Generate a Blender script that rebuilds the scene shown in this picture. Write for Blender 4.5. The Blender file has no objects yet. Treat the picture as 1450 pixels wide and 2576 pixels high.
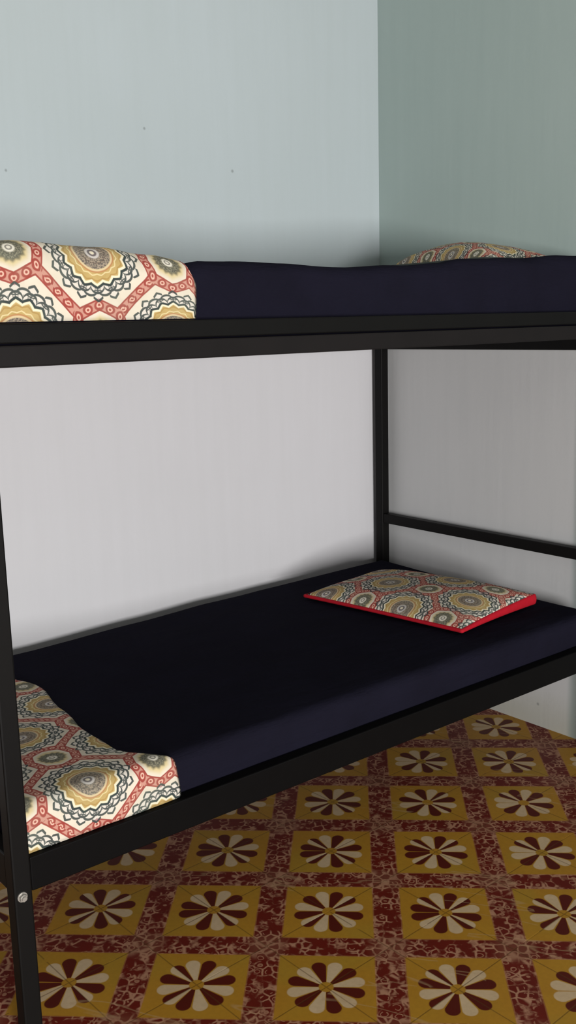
import bpy, bmesh, math, random
from mathutils import Vector, Matrix, noise

random.seed(4)
scene = bpy.context.scene
col = scene.collection

# ------------------------------------------------------------------ helpers
def lin(c):
    def f(v):
        v /= 255.0
        return v / 12.92 if v <= 0.04045 else ((v + 0.055) / 1.055) ** 2.4
    return (f(c[0]), f(c[1]), f(c[2]), 1.0)

class E:
    """a node socket (or a number) with arithmetic"""
    nt = None
    def __init__(self, s): self.s = s
    @staticmethod
    def m(op, *a):
        n = E.nt.nodes.new('ShaderNodeMath'); n.operation = op
        for i, v in enumerate(a):
            if isinstance(v, E): E.nt.links.new(v.s, n.inputs[i])
            else: n.inputs[i].default_value = float(v)
        return E(n.outputs[0])
    def __add__(s, o): return E.m('ADD', s, o)
    def __radd__(s, o): return E.m('ADD', o, s)
    def __sub__(s, o): return E.m('SUBTRACT', s, o)
    def __rsub__(s, o): return E.m('SUBTRACT', o, s)
    def __mul__(s, o): return E.m('MULTIPLY', s, o)
    def __rmul__(s, o): return E.m('MULTIPLY', o, s)
    def __truediv__(s, o): return E.m('DIVIDE', s, o)
    def __neg__(s): return E.m('MULTIPLY', s, -1)

def absf(a): return E.m('ABSOLUTE', a)
def sqrt(a): return E.m('SQRT', a)
def rnd(a): return E.m('ROUND', a)
def floorf(a): return E.m('FLOOR', a)
def fract(a): return E.m('FRACT', a)
def mn(a, b): return E.m('MINIMUM', a, b)
def mx(a, b): return E.m('MAXIMUM', a, b)
def hyp(a, b): return sqrt(a * a + b * b)
def atan2(a, b): return E.m('ARCTAN2', a, b)
def lt(a, b): return E.m('LESS_THAN', a, b)
def gt(a, b): return E.m('GREATER_THAN', a, b)
def cosf(a): return E.m('COSINE', a)
def sinf(a): return E.m('SINE', a)
def tri(a): return absf(fract(a) - 0.5) * 2.0            # 1 at integers, 0 midway
def sel(c, a, b): return b + (a - b) * c                  # c ? a : b
def below(a, edge, soft):                                 # soft a<edge
    n = E.nt.nodes.new('ShaderNodeMapRange'); n.interpolation_type = 'SMOOTHSTEP'
    E.nt.links.new(a.s, n.inputs[0])
    if isinstance(edge, E):
        E.nt.links.new((edge - soft).s, n.inputs[1]); E.nt.links.new((edge + soft).s, n.inputs[2])
    else:
        n.inputs[1].default_value = edge - soft; n.inputs[2].default_value = edge + soft
    n.inputs[3].default_value = 1; n.inputs[4].default_value = 0
    return E(n.outputs[0])
def line(a, c, w, s=None):                                # soft |a-c|<w
    return below(absf(a - c), w, s if s else w * 0.45)
def mix(fac, a, b):                                       # colours: E sockets or tuples; fac 1 -> b
    n = E.nt.nodes.new('ShaderNodeMix'); n.data_type = 'RGBA'
    for sk, v in ((n.inputs[0], fac), (n.inputs[6], a), (n.inputs[7], b)):
        if isinstance(v, E): E.nt.links.new(v.s, sk)
        else: sk.default_value = v
    return E(n.outputs[2])
def ramp(a, stops):
    n = E.nt.nodes.new('ShaderNodeValToRGB'); e = n.color_ramp.elements
    while len(e) < len(stops): e.new(0.5)
    for el, (p, c) in zip(e, stops): el.position = p; el.color = c
    E.nt.links.new(a.s, n.inputs[0]); return E(n.outputs[0])
def xyz(sock):
    n = E.nt.nodes.new('ShaderNodeSeparateXYZ'); E.nt.links.new(sock, n.inputs[0])
    return E(n.outputs[0]), E(n.outputs[1]), E(n.outputs[2])
def vec(x, y, z=0.0):
    n = E.nt.nodes.new('ShaderNodeCombineXYZ')
    for i, v in enumerate((x, y, z)):
        if isinstance(v, E): E.nt.links.new(v.s, n.inputs[i])
        else: n.inputs[i].default_value = v
    return E(n.outputs[0])
def noi(v, scale, detail=3.0, rough=0.55):
    n = E.nt.nodes.new('ShaderNodeTexNoise'); n.inputs['Scale'].default_value = scale
    n.inputs['Detail'].default_value = detail; n.inputs['Roughness'].default_value = rough
    E.nt.links.new(v.s, n.inputs['Vector']); return E(n.outputs[0])
def voro(v, scale, feature='F1', rand=1.0):
    n = E.nt.nodes.new('ShaderNodeTexVoronoi'); n.feature = feature
    n.inputs['Scale'].default_value = scale; n.inputs['Randomness'].default_value = rand
    E.nt.links.new(v.s, n.inputs['Vector']); return E(n.outputs['Distance'])

def new_mat(name, rough=0.6, spec=0.3):
    m = bpy.data.materials.new(name); m.use_nodes = True
    E.nt = m.node_tree
    b = m.node_tree.nodes['Principled BSDF']
    b.inputs['Roughness'].default_value = rough
    b.inputs['Specular IOR Level'].default_value = spec
    return m, b
def coord(which='Object'):
    n = E.nt.nodes.new('ShaderNodeTexCoord'); return n.outputs[which]
def base(b, c):
    if isinstance(c, E): E.nt.links.new(c.s, b.inputs['Base Color'])
    else: b.inputs['Base Color'].default_value = c
def bump(b, h, strength, dist):
    n = E.nt.nodes.new('ShaderNodeBump'); n.inputs['Strength'].default_value = strength
    n.inputs['Distance'].default_value = dist
    E.nt.links.new(h.s, n.inputs['Height']); E.nt.links.new(n.outputs[0], b.inputs['Normal'])

def link(name, bm, mat, parent=None, smooth=False, angle=None):
    me = bpy.data.meshes.new(name); bm.normal_update(); bm.to_mesh(me); bm.free()
    me.materials.append(mat)
    if smooth:
        for p in me.polygons: p.use_smooth = True
    o = bpy.data.objects.new(name, me); col.objects.link(o)
    if parent: o.parent = parent
    return o
def bevelled(o, w=0.003, seg=2):
    m = o.modifiers.new('edge', 'BEVEL'); m.width = w; m.segments = seg; m.limit_method = 'ANGLE'
    return o
def add_box(bm, x0, x1, y0, y1, z0, z1):
    r = bmesh.ops.create_cube(bm, size=1.0)
    for v in r['verts']:
        v.co = Vector(((x0 + x1) / 2 + v.co.x * (x1 - x0), (y0 + y1) / 2 + v.co.y * (y1 - y0), (z0 + z1) / 2 + v.co.z * (z1 - z0)))
def empty(name, loc):
    o = bpy.data.objects.new(name, None); col.objects.link(o); o.location = loc
    o.empty_display_size = 0.1; return o
def tag(o, label, cat, group=None):
    o['label'] = label; o['category'] = cat
    if group: o['group'] = group
    return o
def interp(tab, x):
    if x <= tab[0][0]: return tab[0][1]
    for (a, va), (b, vb) in zip(tab, tab[1:]):
        if x <= b:
            t = (x - a) / (b - a); t = t * t * (3 - 2 * t)
            return va + (vb - va) * t
    return tab[-1][1]

# ------------------------------------------------------------------ layout (metres; room corner at WX, WY)
WX, WY = 1.49, 1.335
TH = 0.7463922901638799          # floor pattern runs diagonally to the walls

# ------------------------------------------------------------------ materials
def wall_material(name, spots, axis, low_a, low_b, up_a, up_b, tint_edge=None):
    m, b = new_mat(name, 0.85, 0.12)
    P = coord('Object'); x, y, z = xyz(P); pe = E(P)
    big = noi(pe, 1.3, 4); fine = noi(pe, 60, 4, 0.7)
    along = x if axis == 'x' else y
    streak = noi(vec(along * 26.0, 0.0, z * 1.6), 1.0, 3)
    f = mn(mx((big - 0.5) * 1.3 + (streak - 0.5) * 0.7 + 0.5, 0.0), 1.0)
    low = mix(f, lin(low_a), lin(low_b)); up = mix(f, lin(up_a), lin(up_b))
    c = mix(below(z, 1.44, 0.01), up, low)
    # bare rough render near the floor
    grime = below(z + (noi(pe, 5, 4) - 0.5) * 0.10, 0.10, 0.10)
    c = mix(grime * 0.55, c, lin((150, 148, 128)))
    if tint_edge is not None:            # lower wall blends softly to a darker grey-green beyond this edge
        c = mix(below(along, tint_edge, 0.018) * below(z, 1.44, 0.02) * 0.55, c, lin((120, 140, 135)))
    speck = E.m('GREATER_THAN', fine, 0.72)
    c = mix(speck * 0.10, c, lin((120, 120, 112)))
    for (sa, sz, r) in spots:
        c = mix(below(hyp(along - sa, z - sz), r * 0.8, r * 0.5) * 0.5, c, lin((96, 100, 98)))
    base(b, c)
    bump(b, fine * 0.35 + streak * 0.5, 0.25, 0.004)
    return m

M_back = wall_material('plaster_back', [(0.475, 2.018, 0.005), (0.809, 1.915, 0.006), (0.009, 1.86, 0.0045)], 'x',
                       (199, 198, 201), (192, 191, 193), (178, 187, 190), (171, 180, 181))
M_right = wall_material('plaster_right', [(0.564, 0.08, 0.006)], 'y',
                        (192, 192, 192), (183, 184, 184), (166, 180, 176), (156, 171, 167), tint_edge=0.435)

def floor_material():
    m, b = new_mat('cement_tile', 0.45, 0.18)
    P = coord('Object'); x, y, z = xyz(P); pe = E(P)
    S = 0.2828
    c, s = math.cos(TH), math.sin(TH)
    u = (x * c - y * s) / S; v = (x * s + y * c) / S
    iu = rnd(u); iv = rnd(v); pu = u - iu; pv = v - iv           # cell centred on a flower
    r = hyp(pu, pv); th = atan2(pv, pu)
    # quarter tiles: each flower is four corners of four tiles
    q = floorf(th / (math.pi / 2) + 0.5)
    h = fract(absf(sinf(iu * 12.9898 + iv * 78.233 + q * 37.719)) * 43758.5453)
    flip = gt(h, 0.55)
    k = floorf(th / (math.pi / 6) + 12.0)                        # petal index
    phi = (fract(th / (math.pi / 6) + 12.0) - 0.5) * (math.pi / 6)
    # petals of 30 deg centred on 15 + 30 k; the diagonal petals are shared by two tiles
    dark = E.m('MODULO', k + flip, 2.0)
    dark = gt(dark, 0.5)
    R = 0.305
    half = math.radians(13.6); rho = R * math.sin(half) / (1 + math.sin(half)); rc = R - rho
    lx = r * cosf(phi) - rc; ly = r * sinf(phi)
    wedge = below(absf(phi), half, 0.02) * lt(lx, 0.0)
    cap = below(hyp(lx, ly), rho, 0.006) * gt(lx, 0.0)
    petal = mx(wedge, cap) * below(-r, -0.058, 0.006)
    mu = mx(absf(pu), absf(pv))
    wob = (noi(pe, 14, 2) - 0.5) * 0.012
    square = below(mu + wob, 0.378, 0.004)
    cloud = noi(pe, 9, 4); grain = noi(pe, 90, 3)
    yellow = mix(cloud, lin((180, 136, 40)), lin((170, 118, 36)))
    yellow = mix(below(noi(pe, 4, 2), 0.44, 0.08) * 0.6, yellow, lin((166, 132, 44)))
    cream = mix(cloud, lin((214, 188, 152)), lin((192, 164, 128)))
    maroon = mix(cloud, lin((92, 23, 12)), lin((76, 19, 10)))
    flower = mix(dark, cream, maroon)
    col_in = mix(petal, yellow, flower)
    # marbled band: rows of oval cells outlined in pale pink
    w = vec(u * S + (noi(pe, 30, 2) - 0.5) * 0.012, v * S + (noi(pe, 33, 2) - 0.5) * 0.012, 0.0)
    e = voro(w, 44.0, 'DISTANCE_TO_EDGE', 0.75)
    vein = below(e, 0.085, 0.06)
    ring = line(voro(w, 44.0, 'F1', 0.75), 0.33, 0.05) * gt(noi(pe, 16, 2), 0.52)
    mask = below(-noi(pe, 26, 3), -0.50, 0.08)
    cross = below(-mn(absf(pu), absf(pv)), -0.36, 0.06)
    vein = mn(mx(vein * mx(mask, cross * 0.8), ring * 0.7), 1.0)
    band = mix(noi(pe, 12, 3), lin((112, 27, 14)), lin((90, 21, 13)))
    band = mix(vein * 0.7, band, lin((202, 154, 122)))
    band = mix(cross * 0.22, band, lin((150, 110, 85)))
    edge_l = line(mu + wob, 0.382, 0.006)
    band = mix(edge_l * 0.35, band, lin((196, 140, 84)))
    c0 = mix(square, band, col_in)
    # tile joints run along both diagonals of the pattern
    j1 = absf(fract(u + v + 0.5) - 0.5); j2 = absf(fract(u - v + 0.5) - 0.5)
    jn = below(mn(j1, j2), 0.007, 0.006)
    c0 = mix(jn * 0.55 * gt(noi(pe, 7, 2), 0.40), c0, lin((84, 56, 22)))
    # a few scuffs and worn pale patches
    scuff = below(absf(noi(vec(x * 2.1 + y * 1.4, y * 0.4, 0.0), 3.0, 3) - 0.5), 0.006, 0.006) * gt(noi(pe, 3.0, 2), 0.55)
    c0 = mix(scuff * 0.35, c0, lin((190, 160, 120)))
    c0 = mix((grain - 0.5) * 0.25 + 0.08, c0, lin((60, 40, 20)))
    c0 = mix(0.02, c0, lin((0, 0, 0)))
    base(b, c0)
    rr = E.m('ADD', noi(pe, 6, 3) * 0.25, 0.36); E.nt.links.new(rr.s, b.inputs['Roughness'])
    bump(b, grain * 0.3 - jn * 0.6, 0.15, 0.002)
    return m
M_floor = floor_material()

def print_material(name, A, B, u0, v0, fade=1.0):
    """mandala print: UV in metres; a mandala sits at (u0, v0), lattice A x B, staggered"""
    m, b = new_mat(name, 0.85, 0.15)
    uvn = coord('UV'); x, y, _ = xyz(uvn)
    pe = E(uvn)
    x = x - u0 + (noi(pe, 22, 2) - 0.5) * 0.003
    y = y - v0 + (noi(vec(y, x), 22, 2) - 0.5) * 0.003
    X = x / A; Y = y / B
    def near(ox, oy):
        px = X - ox; py = Y - oy
        px = (px - rnd(px)) * A; py = (py - rnd(py)) * B
        return px, py, hyp(px, py)
    ax, ay, ar = near(0, 0); bx, by, br = near(0.5, 0.5)
    cnd = lt(ar, br); px = sel(cnd, ax, bx); py = sel(cnd, ay, by); r = mn(ar, br)
    th = atan2(py, px) / (2 * math.pi)
    cx, cy, cr = near(0.5, 0); dx, dy, dr = near(0, 0.5)
    cnd2 = lt(cr, dr); qx = sel(cnd2, cx, dx); qy = sel(cnd2, cy, dy); rq = mn(cr, dr)
    tq = atan2(qy, qx) / (2 * math.pi)
    fine = noi(pe, 260, 3, 0.7); mid = noi(pe, 40, 3)
    cream = mix(mid, lin((222, 213, 196)), lin((208, 196, 176)))
    ink = mix(mid, lin((50, 54, 54)), lin((62, 74, 72)))
    ochre = mix(mid, lin((168, 142, 84)), lin((196, 170, 114)))
    c = cream
    # ---- red chain band between the mandalas
    g = (mx(ar, br) - r) * 0.5                       # distance from the line midway between two mandalas
    half = 0.5 * math.hypot(A / 2, B / 2)
    rqd = (absf(qx) * 1.05 + absf(qy) * 0.80) * 0.62 + hyp(qx, qy * 0.9) * 0.38
    rqd = rqd * 0.58 + (0.045 + half * 1.05 - r) * 0.42
    CW = 0.0105
    inner = rqd - 0.045
    bnd = mn(inner, mx(CW - g, 0.045 + 2 * CW - rqd))
    inb = below(-bnd, 0.0, 0.0008)
    red = mix(mid, lin((136, 46, 42)), lin((160, 66, 58)))
    c = mix(inb, c, lin((222, 178, 158)))
    N = 26.0
    ls = (fract(th * N + 0.25) - 0.5) * (2 * math.pi * half / N)
    lk = hyp(ls * 0.85, g)
    ln2 = (fract(tq * 14.0) - 0.5) * (2 * math.pi * 0.056 / 14.0)
    lk2 = hyp(ln2 * 0.85, rqd - 0.045 - CW)
    nearq = lt(rqd, 0.045 + 2 * CW)
    lkk = sel(nearq, lk2, lk)
    ringc = line(lkk, 0.0070, 0.0021, 0.0008)
    dot = below(lkk, 0.0024, 0.001)
    c = mix(inb * mx(ringc, dot) * 0.95, c, red)
    c = mix(inb * gt(lkk, 0.0088) * 0.45, c, red)
    c = mix(line(bnd, 0.0010, 0.0016, 0.0006) * 0.9, c, red)
    # ---- small rosette
    c = mix(below(rqd, 0.0365, 0.006), c, lin((206, 188, 142)))
    c = mix(below(rq + tri(tq * 14) * 0.004, 0.031, 0.004), c, lin((112, 106, 84)))
    c = mix(below(rq, 0.025, 0.003) * 0.8, c, mix(gt(fine, 0.52), lin((86, 86, 78)), lin((142, 138, 118))))
    c = mix(below(rq, 0.0115, 0.002), c, lin((222, 216, 200)))
    c = mix(line(rq, 0.0055, 0.0016) * 0.8, c, lin((110, 106, 100)))
    # ---- mandala
    r = r * 0.89
    n16 = tri(th * 16.0)
    # outer lace: two rows of scallops and pointed tips
    arc1 = 0.0665 + sqrt(mx(1.0 - (fract(th * 16.0) * 2 - 1) * (fract(th * 16.0) * 2 - 1), 0.0)) * 0.0115
    arc2 = 0.0600 + sqrt(mx(1.0 - (fract(th * 16.0 + 0.5) * 2 - 1) * (fract(th * 16.0 + 0.5) * 2 - 1), 0.0)) * 0.0130
    tip = 0.0765 + n16 * 0.0105
    tip_on = gt(n16, 0.42)
    lace_bg = below(r, mx(arc1, sel(tip_on, tip, 0.0)), 0.001)
    c = mix(lace_bg * 0.35, c, lin((206, 204, 204)))
    lace = mx(line(r, arc1, 0.0022, 0.0007), line(r, arc2, 0.0021, 0.0007))
    lace = mx(lace, line(r, tip, 0.0024, 0.0007) * tip_on)
    lace = mx(lace, line(r, 0.0715 - n16 * 0.004, 0.0011) * gt(n16, 0.3))
    radial = below(tri(th * 48.0), 0.22, 0.1) * gt(r, 0.0605) * lt(r, 0.069) * gt(fine, 0.42)
    lace = mx(lace, radial * 0.7)
    c = mix(mn(lace, 1.0) * 0.95, c, ink)
    star = 0.0545 + n16 * 0.0065
    c = mix(below(r, star + 0.0055, 0.0008), c, ink)
    c = mix(below(r, star + 0.0004, 0.0008), c, lin((226, 216, 188)))
    c = mix(below(r, star - 0.0042, 0.001), c, ochre)
    c = mix(line(r, 0.0485 + n16 * 0.004, 0.0012) * 0.5, c, lin((150, 112, 56)))
    c = mix(line(r, 0.0435 - n16 * 0.003, 0.0011) * 0.5, c, lin((238, 226, 180)))
    c = mix(below(r, 0.0385, 0.001), c, lin((176, 126, 84)))
    c = mix(below(r, 0.0360, 0.001), c, lin((206, 186, 146)))
    c = mix(below(r, 0.0325, 0.001), c, mix(gt(fine, 0.5), lin((104, 96, 88)), lin((156, 142, 124))))
    c = mix(line(r, 0.0215 + n16 * 0.0015, 0.0012) * 0.5, c, lin((90, 74, 66)))
    c = mix(below(r, 0.0130, 0.0012), c, lin((196, 190, 184)))
    c = mix(below(r, 0.0085, 0.001), c, lin((112, 104, 104)))
    c = mix(below(r, 0.0042, 0.001), c, lin((224, 214, 190)))
    # printed unevenly
    c = mix(below(-noi(pe, 9, 3), -0.55, 0.1) * 0.12, c, lin((150, 160, 140)))
    c = mix(0.08, c, lin((0, 0, 0)))
    base(b, c)
    bump(b, noi(pe, 900, 2), 0.12, 0.001)
    return m
M_print_low = print_material('mandala_print_lower', 0.312, 0.326, -0.382, 0.112)
M_print_up = print_material('mandala_print_upper', 0.335, 0.328, -0.306, 0.135)
M_print_pil = print_material('mandala_print_pillow', 0.31, 0.285, 0.075, 0.018)

def flat_mat(name, c1, c2, rough, spec, nscale=30, bstr=0.1, bdist=0.002):
    m, b = new_mat(name, rough, spec)
    pe = E(coord('Object'))
    n = noi(pe, nscale, 4)
    base(b, mix(n, lin(c1), lin(c2)))
    bump(b, n, bstr, bdist)
    return m
M_metal = flat_mat('black_painted_steel', (11, 10, 10), (15, 14, 13), 0.5, 0.12, 14, 0.15, 0.002)
M_metal_low = flat_mat('worn_brown_black_steel', (27, 24, 24), (19, 17, 17), 0.55, 0.12, 9, 0.15, 0.002)
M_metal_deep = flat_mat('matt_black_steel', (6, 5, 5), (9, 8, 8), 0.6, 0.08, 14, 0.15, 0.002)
M_board = flat_mat('dark_bed_board', (40, 36, 33), (50, 44, 40), 0.8, 0.1)
M_bolt = flat_mat('zinc_bolt', (190, 186, 178), (150, 146, 140), 0.35, 0.5, 80)
bpy.data.materials['zinc_bolt'].node_tree.nodes['Principled BSDF'].inputs['Metallic'].default_value = 0.6
M_red = flat_mat('red_cotton', (176, 22, 38), (150, 16, 30), 0.8, 0.15, 40, 0.2, 0.003)

def sheet_material():
    m, b = new_mat('navy_black_sheet', 0.95, 0.02)
    P = coord('Object'); x, y, z = xyz(P); pe = E(P)
    n = noi(pe, 7, 4)
    base(b, mix(n, lin((20, 19, 27)), lin((26, 25, 37))))
    creases = noi(vec(x * 1.0, y * 2.2, z * 5.0), 5.0, 5, 0.6)
    bump(b, creases + noi(pe, 300, 2) * 0.05, 0.45, 0.02)
    return m
M_sheet = sheet_material()

M_ceil = flat_mat('ceiling_plaster', (205, 205, 200), (196, 197, 192), 0.9, 0.1)
# ------------------------------------------------------------------ the room
def struct(name, bm, m, smooth=False):
    o = link(name, bm, m, smooth=smooth); o['kind'] = 'structure'; return o
bm = bmesh.new(); add_box(bm, -3.2, WX + 0.15, -3.6, WY + 0.15, -0.1, 0.0); struct('floor', bm, M_floor)
bm = bmesh.new(); add_box(bm, -3.2, WX, WY, WY + 0.15, 0.0, 3.0); struct('wall_back', bm, M_back)
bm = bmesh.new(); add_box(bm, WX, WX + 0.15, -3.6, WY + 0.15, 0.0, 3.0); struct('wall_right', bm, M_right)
bm = bmesh.new(); add_box(bm, -3.2, WX + 0.15, -3.6, WY + 0.15, 3.0, 3.1); struct('ceiling', bm, M_ceil)

# ------------------------------------------------------------------ the bunk bed
FX0, FX1 = -0.574, 1.470          # outer faces of the posts
FY0, FY1 = 0.254, 1.310
PW = 0.038
bed = empty('bunk_bed', (0.448, 0.782, 0.0))
tag(bed, 'two-tier black steel bunk bed in the corner of the room', 'bed')
off = Vector((-0.448, -0.782, 0.0))
def bedpart(name, boxes, m=None, parent=None, w=0.003):
    bm = bmesh.new()
    for bx in boxes: add_box(bm, *bx)
    bmesh.ops.translate(bm, verts=bm.verts, vec=off)
    return bevelled(link(name, bm, m or M_metal, parent or bed), w)
posts = []
for (px, py) in ((FX0, FY0), (FX1 - PW, FY0), (FX0, FY1 - PW), (FX1 - PW, FY1 - PW)):
    posts.append(bedpart('post', [(px, px + PW, py, py + PW, 0.0, 1.418)], w=0.004))
# bolt on the front left post
bm = bmesh.new()
bmesh.ops.create_cone(bm, cap_ends=True, segments=6, radius1=0.0085, radius2=0.0078, depth=0.006,
                      matrix=Matrix.Translation(Vector((-0.558, FY0 - 0.0045, 0.326)) + off) @ Matrix.Rotation(math.pi / 2, 4, 'X'))
bmesh.ops.create_cone(bm, cap_ends=True, segments=24, radius1=0.0105, radius2=0.0100, depth=0.002,
                      matrix=Matrix.Translation(Vector((-0.558, FY0 - 0.0008, 0.326)) + off) @ Matrix.Rotation(math.pi / 2, 4, 'X'))
bmesh.ops.create_cone(bm, cap_ends=True, segments=16, radius1=0.0052, radius2=0.0046, depth=0.006,
                      matrix=Matrix.Translation(Vector((-0.558, FY0 - 0.0085, 0.326)) + off) @ Matrix.Rotation(math.pi / 2, 4, 'X'))
bolt = link('bolt', bm, M_bolt, posts[0]); bolt['label'] = 'shiny metal bolt head'
a, c = FX0 + PW, FX1 - PW
d, e = FY0 + PW, FY1 - PW
# lower tier: rails
bedpart('side_rail', [(a, c, FY0 + 0.002, FY0 + 0.034, 0.328, 0.400)], M_metal_deep)
bedpart('side_rail', [(a, c, FY1 - 0.034, FY1 - 0.002, 0.330, 0.405)])
for (x0, x1) in ((FX0 + 0.002, FX0 + 0.034), (FX1 - 0.034, FX1 - 0.002)):
    bedpart('end_rail', [(x0, x1, d, e, 0.330, 0.405)])
    bedpart('end_rail', [(x0, x1, d, e, 0.637, 0.674)])
    bedpart('end_rail', [(x0, x1, d, e, 1.307, 1.418)])
# upper tier: front rail of two stacked lengths
bedpart('side_rail', [(a, c, FY0 + 0.003, FY0 + 0.034, 1.388, 1.424)])
bedpart('side_rail', [(a, c, FY0 - 0.004, FY0 + 0.034, 1.346, 1.385)], M_metal_low)
bedpart('side_rail', [(a, c, FY1 - 0.034, FY1 - 0.002, 1.350, 1.418)])
for z in (0.352, 1.354):
    bedpart('mattress_board', [(FX0 + 0.036, FX1 - 0.036, FY0 + 0.036, FY1 - 0.036, z, z + 0.012)], M_board)

# ------------------------------------------------------------------ mattresses
def mattress(name, x0, x1, y0, y1, zb, top, rc, amp, seed):
    bm = bmesh.new()
    xs = []
    nend = 7
    for i in range(nend): xs.append(x0 + rc * (1 - math.cos(math.pi / 2 * i / (nend - 1))))
    nx = 90
    for i in range(1, nx): xs.append(x0 + rc + (x1 - x0 - 2 * rc) * i / nx)
    for i in range(nend): xs.append(x1 - rc * (1 - math.sin(math.pi / 2 * i / (nend - 1))))
    rings = []
    for x in xs:
        t = min(x - x0, x1 - x)
        dd = 0.0 if t >= rc else rc - math.sqrt(max(rc * rc - (rc - t) ** 2, 0.0))
        ya, yb, za = y0 + dd, y1 - dd, zb + dd * 0.4
        sec = []
        def corner(cy, sy, cz_f, a0, a1, rr, n=7):
            for k in range(n):
                an = a0 + (a1 - a0) * k / (n - 1)
                sec.append((cy + rr * math.cos(an), cz_f, rr * math.sin(an)))
        rr = rc
        # order: bottom front, front face, top front corner, top, top back corner, back
        sec.append((ya + 0.01, 'b', 0.0)); sec.append((ya, 'b', 0.012))
        for k in range(1, 5): sec.append((ya, 'f', k / 5.0))
        corner(ya + rr, 0, 't', math.pi, math.pi / 2, rr)
        for k in range(1, 26): sec.append((ya + rr + (yb - ya - 2 * rr) * k / 26.0, 't', rr))
        corner(yb - rr, 0, 't', math.pi / 2, 0.0, rr)
        for k in range(4, 0, -1): sec.append((yb, 'k', k / 5.0))
        sec.append((yb, 'b', 0.012)); sec.append((yb - 0.01, 'b', 0.0))
        ring = []
        for (y, kind, q) in sec:
            zt = top(x, y) - dd
            if kind == 'b': z = za + q
            elif kind in 'fk': z = za + 0.012 + (zt - rc - za - 0.012) * q
            else: z = zt - rc + q
            p = Vector((x, y, z))
            n = noise.fractal(Vector((x * 5 + seed, y * 7, z * 9)), 1.0, 2.0, 4)
            n2 = noise.noise(Vector((x * 2.2 + seed, y * 2.5, 1.0)))
            if kind == 't': p.z += amp * (n * 0.6 + n2 * 0.6)
            if y < y0 + rc and kind != 'b': p.y += amp * 0.7 * max(-0.7, n)
            ring.append(bm.verts.new(p))
        rings.append(ring)
    for ra, rb in zip(rings, rings[1:]):
        k = len(ra)
        for i in range(k):
            bm.faces.new((ra[i], ra[(i + 1) % k], rb[(i + 1) % k], rb[i]))
    bm.faces.new(rings[0][::-1]); bm.faces.new(rings[-1])
    bmesh.ops.recalc_face_normals(bm, faces=bm.faces)
    return link(name, bm, M_sheet, smooth=True)

low_back = [(-0.6, 0.465), (-0.1, 0.469), (0.3, 0.480), (0.6, 0.489), (1.32, 0.496), (1.5, 0.498)]
def low_top(x, y):
    t1 = min(max((y - 0.33) / 0.42, 0), 1); t2 = min(max((y - 0.8) / 0.45, 0), 1)
    w = min(max((x + 0.10) / 0.6, 0), 1)
    t = t1 * (1 - w) + t2 * w
    return 0.487 * (1 - t) + interp(low_back, x) * t
m_low = mattress('mattress', -0.532, 1.428, 0.292, 1.272, 0.366, low_top, 0.030, 0.0022, 3.0)
tag(m_low, 'mattress with plain navy black sheet on the lower bunk', 'mattress')
up_front = [(-0.53, 1.532), (-0.30, 1.532), (-0.11, 1.524), (-0.04, 1.545), (0.083, 1.548), (0.373, 1.539), (0.572, 1.545), (0.70, 1.553), (0.80, 1.566), (1.0, 1.572), (1.22, 1.585), (1.43, 1.585)]
def up_top(x, y):
    t = min(max((y - 0.35) / 0.11, 0), 1)
    return interp(up_front, x) * (1 - t) + (interp(up_front, x) - 0.022) * t
m_up = mattress('mattress', -0.532, 1.428, 0.292, 1.272, 1.368, up_top, 0.034, 0.0030, 11.0)
tag(m_up, 'mattress with plain navy black sheet on the upper bunk', 'mattress')

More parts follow.
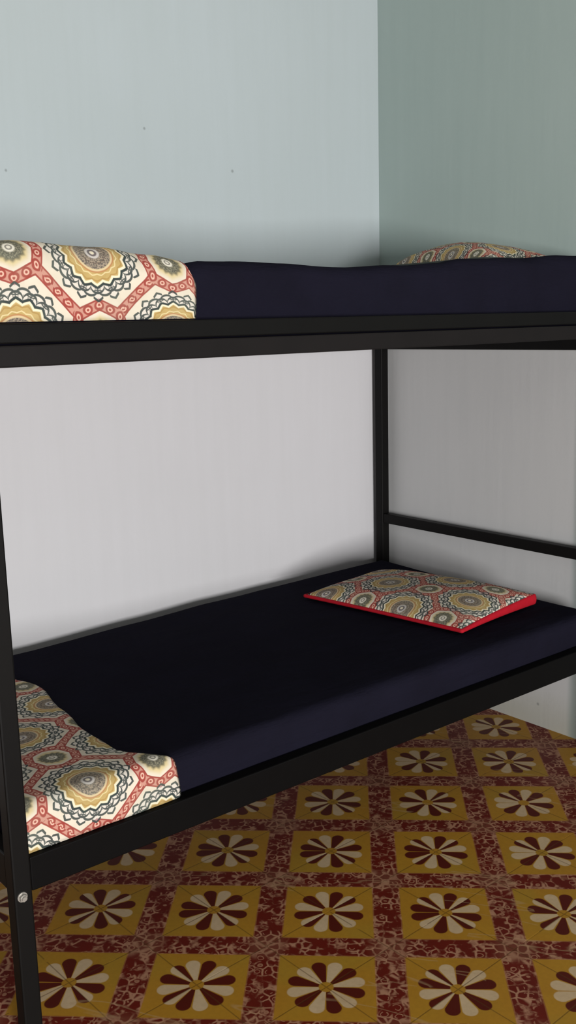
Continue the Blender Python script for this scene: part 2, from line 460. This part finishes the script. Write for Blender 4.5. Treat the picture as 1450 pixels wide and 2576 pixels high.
# ------------------------------------------------------------------ printed blankets folded over the foot ends
def blanket(name, x0, x1f, yback, zbot, top, rc, thick, mat, seed, yfront):
    """x1f(s): right edge as a function of arc length; section runs up the front face, over the corner and back"""
    bm = bmesh.new(); uvl = bm.loops.layers.uv.new('UVMap')
    nx = 44
    def section(x):
        zt = top(x, yfront)
        pts = []
        hz = zt - rc
        for k in range(9): pts.append((yfront, zbot + (hz - zbot) * k / 8.0, -1.0, 0.0))
        for k in range(1, 9):
            an = math.pi - math.pi / 2 * k / 8.0
            pts.append((yfront + rc + rc * math.cos(an), hz + rc * math.sin(an), math.cos(an), math.sin(an)))
        n = 26
        for k in range(1, n + 1):
            yy = yfront + rc + (yback - yfront - rc) * k / n; pts.append((yy, top(x, yy), 0.0, 1.0))
        return pts
    outer, inner, uvs = [], [], []
    for i in range(nx + 1):
        s = i / nx
        row_o, row_i, row_uv = [], [], []
        arc = 0.0; prev = None
        ref = section(x0 + 0.15)
        for j, q in enumerate(ref):
            if prev: arc += math.hypot(q[0] - prev[0], q[1] - prev[1])
            prev = q
            x1 = x1f(arc)
            x = x0 + (x1 - x0) * s
            y, z, ny, nz = section(x)[j]
            e_d = min(x1 - x, 1e9)
            rd = thick * 0.5 * 1.6
            fade = 1.0 if e_d >= rd else math.sqrt(max(1 - (1 - e_d / rd) ** 2, 0.0))
            w = 0.0022 * noise.noise(Vector((x * 9 + seed, arc * 9, 0.3))) + 0.0015 * noise.noise(Vector((x * 25 + seed, arc * 22, 2.3)))
            o_t = thick * 0.5 * fade
            mid_y, mid_z = y - ny * thick * 0.5, z - nz * thick * 0.5
            row_o.append(bm.verts.new((x, mid_y + ny * (o_t + w), mid_z + nz * (o_t + w))))
            row_i.append(bm.verts.new((x, mid_y - ny * o_t, mid_z - nz * o_t)) if fade > 0.001 else None)
            row_uv.append((x, arc))
        row_i = [ri if ri else ro for ri, ro in zip(row_i, row_o)]
        outer.append(row_o); inner.append(row_i); uvs.append(row_uv)
    m = len(outer[0])
    def face(vs, us):
        vs2, us2 = [], []
        for v, u in zip(vs, us):
            if v not in vs2: vs2.append(v); us2.append(u)
        if len(vs2) < 3: return
        try: f = bm.faces.new(vs2)
        except ValueError: return
        for l in f.loops: l[uvl].uv = us2[vs2.index(l.vert)]
    for i in range(nx):
        for j in range(m - 1):
            us = (uvs[i][j], uvs[i + 1][j], uvs[i + 1][j + 1], uvs[i][j + 1])
            face((outer[i][j], outer[i + 1][j], outer[i + 1][j + 1], outer[i][j + 1]), us)
            face((inner[i][j], inner[i][j + 1], inner[i + 1][j + 1], inner[i + 1][j]), (us[0], us[3], us[2], us[1]))
        for j in (0, m - 1):
            face((outer[i][j], inner[i][j], inner[i + 1][j], outer[i + 1][j]), (uvs[i][j], uvs[i][j], uvs[i + 1][j], uvs[i + 1][j]))
    for j in range(m - 1):
        face((outer[0][j], outer[0][j + 1], inner[0][j + 1], inner[0][j]), (uvs[0][j], uvs[0][j + 1], uvs[0][j + 1], uvs[0][j]))
    bmesh.ops.recalc_face_normals(bm, faces=bm.faces)
    return link(name, bm, mat, smooth=True)

edge_low = [(0.0, -0.172), (0.09, -0.182), (0.14, -0.222), (0.20, -0.255), (0.36, -0.250), (0.56, -0.217), (0.75, -0.188), (0.85, -0.212), (1.0, -0.217)]
bl = blanket('blanket', -0.534, lambda s: interp(edge_low, s), 1.10, 0.402,
             lambda x, y: low_top(x, y) + 0.013, 0.031, 0.011, M_print_low, 1.0, 0.268)
tag(bl, 'cream blanket with red and ochre mandala print folded across the lower bunk', 'blanket')
edge_up = [(0.0, -0.080), (0.10, -0.076), (0.14, -0.080), (0.18, -0.105), (0.25, -0.12), (1.2, -0.12)]
top_up = [(-0.53, 1.562), (-0.45, 1.568), (-0.30, 1.562), (-0.166, 1.549), (-0.10, 1.541), (-0.07, 1.530)]
bu = blanket('blanket', -0.534, lambda s: interp(edge_up, s), 1.15, 1.4265,
             lambda x, y: interp(top_up, x) + 0.006, 0.052, 0.014, M_print_up, 6.0, 0.268)
tag(bu, 'cream blanket with red and ochre mandala print draped over the upper bunk foot', 'blanket')

# ------------------------------------------------------------------ pillows
def pillow(L, N, R, B, zbase, dome, hseam, flat, name, label, red_back=True):
    """corners L, N, R, B; hseam: seam height at those corners; printed cover above the seam, red backing below"""
    cx = sum(q[0] for q in (L, N, R, B)) / 4; cy = sum(q[1] for q in (L, N, R, B)) / 4
    root = empty(name, (cx, cy, zbase)); tag(root, label, 'pillow', None)
    def bil(a, s, t):          # s: L->N and B->R ; t: L->B
        return (a[0] * (1 - s) + a[1] * s) * (1 - t) + (a[3] * (1 - s) + a[2] * s) * t
    ns, nt = 44, 34
    def pos(s, t):
        x = bil((L[0], N[0], R[0], B[0]), s, t); y = bil((L[1], N[1], R[1], B[1]), s, t)
        # edges bow in a little between the corners
        u, v = 2 * s - 1, 2 * t - 1
        k = 0.010
        x += (cx - x) * k * 2.2 * (1 - u * u) * abs(v) ** 3; y += (cy - y) * k * 2.2 * (1 - v * v) * abs(u) ** 3
        return x, y
    ease = lambda n, k: 0.5 - 0.5 * math.cos(math.pi * k / n)
    def build(kind, mat, nm):
        bm = bmesh.new(); uvl = bm.loops.layers.uv.new('UVMap')
        g, uv = [], {}
        for i in range(ns + 1):
            row = []
            for j in range(nt + 1):
                s, t = ease(ns, i), ease(nt, j)
                u, v = 2 * s - 1, 2 * t - 1
                x, y = pos(s, t)
                hs = bil(hseam, s, t)
                prof = ((1 - abs(u) ** 5) * (1 - abs(v) ** 5))
                pr = max(prof, 0.0) ** 0.5
                sag = noise.noise(Vector((x * 9, y * 9, zbase))) * 0.004 * pr
                if kind == 'top':
                    z = hs + (dome * (0.55 * pr + 0.45 * (1 - u * u * flat) * (1 - v * v * flat) * pr)) + sag
                else:
                    z = hs * (1 - min(1.0, pr * 1.6)) + 0.001
                    bulge = 0.0
                vert = bm.verts.new((x - cx, y - cy, z)); row.append(vert)
                uv[vert] = (s * 0.62, t * 0.40)
            g.append(row)
        for i in range(ns):
            for j in range(nt):
                f = bm.faces.new((g[i][j], g[i][j + 1], g[i + 1][j + 1], g[i + 1][j]) if kind == 'bot' else (g[i][j], g[i + 1][j], g[i + 1][j + 1], g[i][j + 1]))
                for l in f.loops: l[uvl].uv = uv[l.vert]
        if kind == 'bot':      # red piping bulge round the rim
            ring = [g[i][0] for i in range(ns + 1)] + [g[ns][j] for j in range(1, nt + 1)] + [g[i][nt] for i in range(ns - 1, -1, -1)] + [g[0][j] for j in range(nt - 1, 0, -1)]
            pts = [v.co.copy() for v in ring]
            loops = []
            for k, pnt in enumerate(pts):
                tdir = (pts[(k + 1) % len(pts)] - pts[k - 1]).normalized()
                outn = Vector((tdir.y, -tdir.x, 0)); 
                if outn.dot(Vector((pnt.x, pnt.y, 0))) < 0: outn = -outn
                lp = []
                hgt = max(pnt.z, 0.012)
                for q in range(9):
                    an = -math.pi / 2 + math.pi * q / 8
                    lp.append(bm.verts.new(Vector((pnt.x, pnt.y, hgt * 0.5)) + outn * (0.007 * math.cos(an)) + Vector((0, 0, hgt * 0.5 * math.sin(an) + 0.0015))))
                loops.append(lp)
            for k in range(len(loops)):
                a_, b_ = loops[k], loops[(k + 1) % len(loops)]
                for q in range(8): bm.faces.new((a_[q], b_[q], b_[q + 1], a_[q + 1]))
        bmesh.ops.recalc_face_normals(bm, faces=bm.faces)
        return link(nm, bm, mat, root, smooth=True)
    build('top', M_print_pil, 'printed_cover')
    rb = build('bot', M_red if red_back else M_print_pil, 'backing')
    if red_back: rb['label'] = 'plain red backing showing along the edge'
    return root
pillow((0.845, 1.05), (0.925, 0.425), (1.325, 0.465), (1.25, 1.09), 0.494, 0.046, (0.008, 0.012, 0.034, 0.018), 0.8,
       'pillow', 'flat mandala print pillow with red edge on the lower bunk')
pillow((1.08, 0.86), (1.07, 0.47), (1.42, 0.47), (1.40, 1.02), 1.5735, 0.069, (0.004, 0.004, 0.004, 0.004), 1.0,
       'pillow', 'mandala print pillow on upper bunk by right wall, mostly hidden behind mattress edge', red_back=False)

# ------------------------------------------------------------------ light: daylight through an opening behind the viewer
def area(name, loc, target, sx, sy, power, color):
    l = bpy.data.lights.new(name, 'AREA'); l.shape = 'RECTANGLE'; l.size = sx; l.size_y = sy
    l.energy = power; l.color = color
    o = bpy.data.objects.new(name, l); col.objects.link(o); o.location = loc
    o.rotation_euler = (Vector(target) - Vector(loc)).to_track_quat('-Z', 'Y').to_euler()
    return o
area('doorway_daylight', (-1.75, -6.0, 0.92), (0.0, 1.2, 1.0), 1.6, 1.5, 560, (1.0, 0.985, 0.975))
w = bpy.data.worlds.new('World'); scene.world = w; w.use_nodes = True
bg = w.node_tree.nodes['Background']; bg.inputs[0].default_value = (0.80, 0.90, 1.0, 1); bg.inputs[1].default_value = 0.08

# ------------------------------------------------------------------ camera
cam = bpy.data.cameras.new('Camera'); co = bpy.data.objects.new('Camera', cam); col.objects.link(co)
cam.sensor_fit = 'VERTICAL'; cam.sensor_height = 36.0; cam.sensor_width = 36.0 * 1450 / 2576
cam.lens = 36.0 * 2507.5 / 2576; cam.clip_start = 0.05
r = Vector((0.77363905, -0.63311707, -0.02540468)); u = Vector((0.13679043, 0.1277341, 0.98233008)); f = Vector((0.6186849, 0.76344402, -0.18542444))
mw = Matrix((( r.x, u.x, -f.x, -1.25676767), (r.y, u.y, -f.y, -1.46182395), (r.z, u.z, -f.z, 1.41066046), (0, 0, 0, 1)))
co.matrix_world = mw
scene.camera = co
scene.view_settings.view_transform = 'Standard'
scene.view_settings.look = 'None'
scene.view_settings.exposure = 0.0
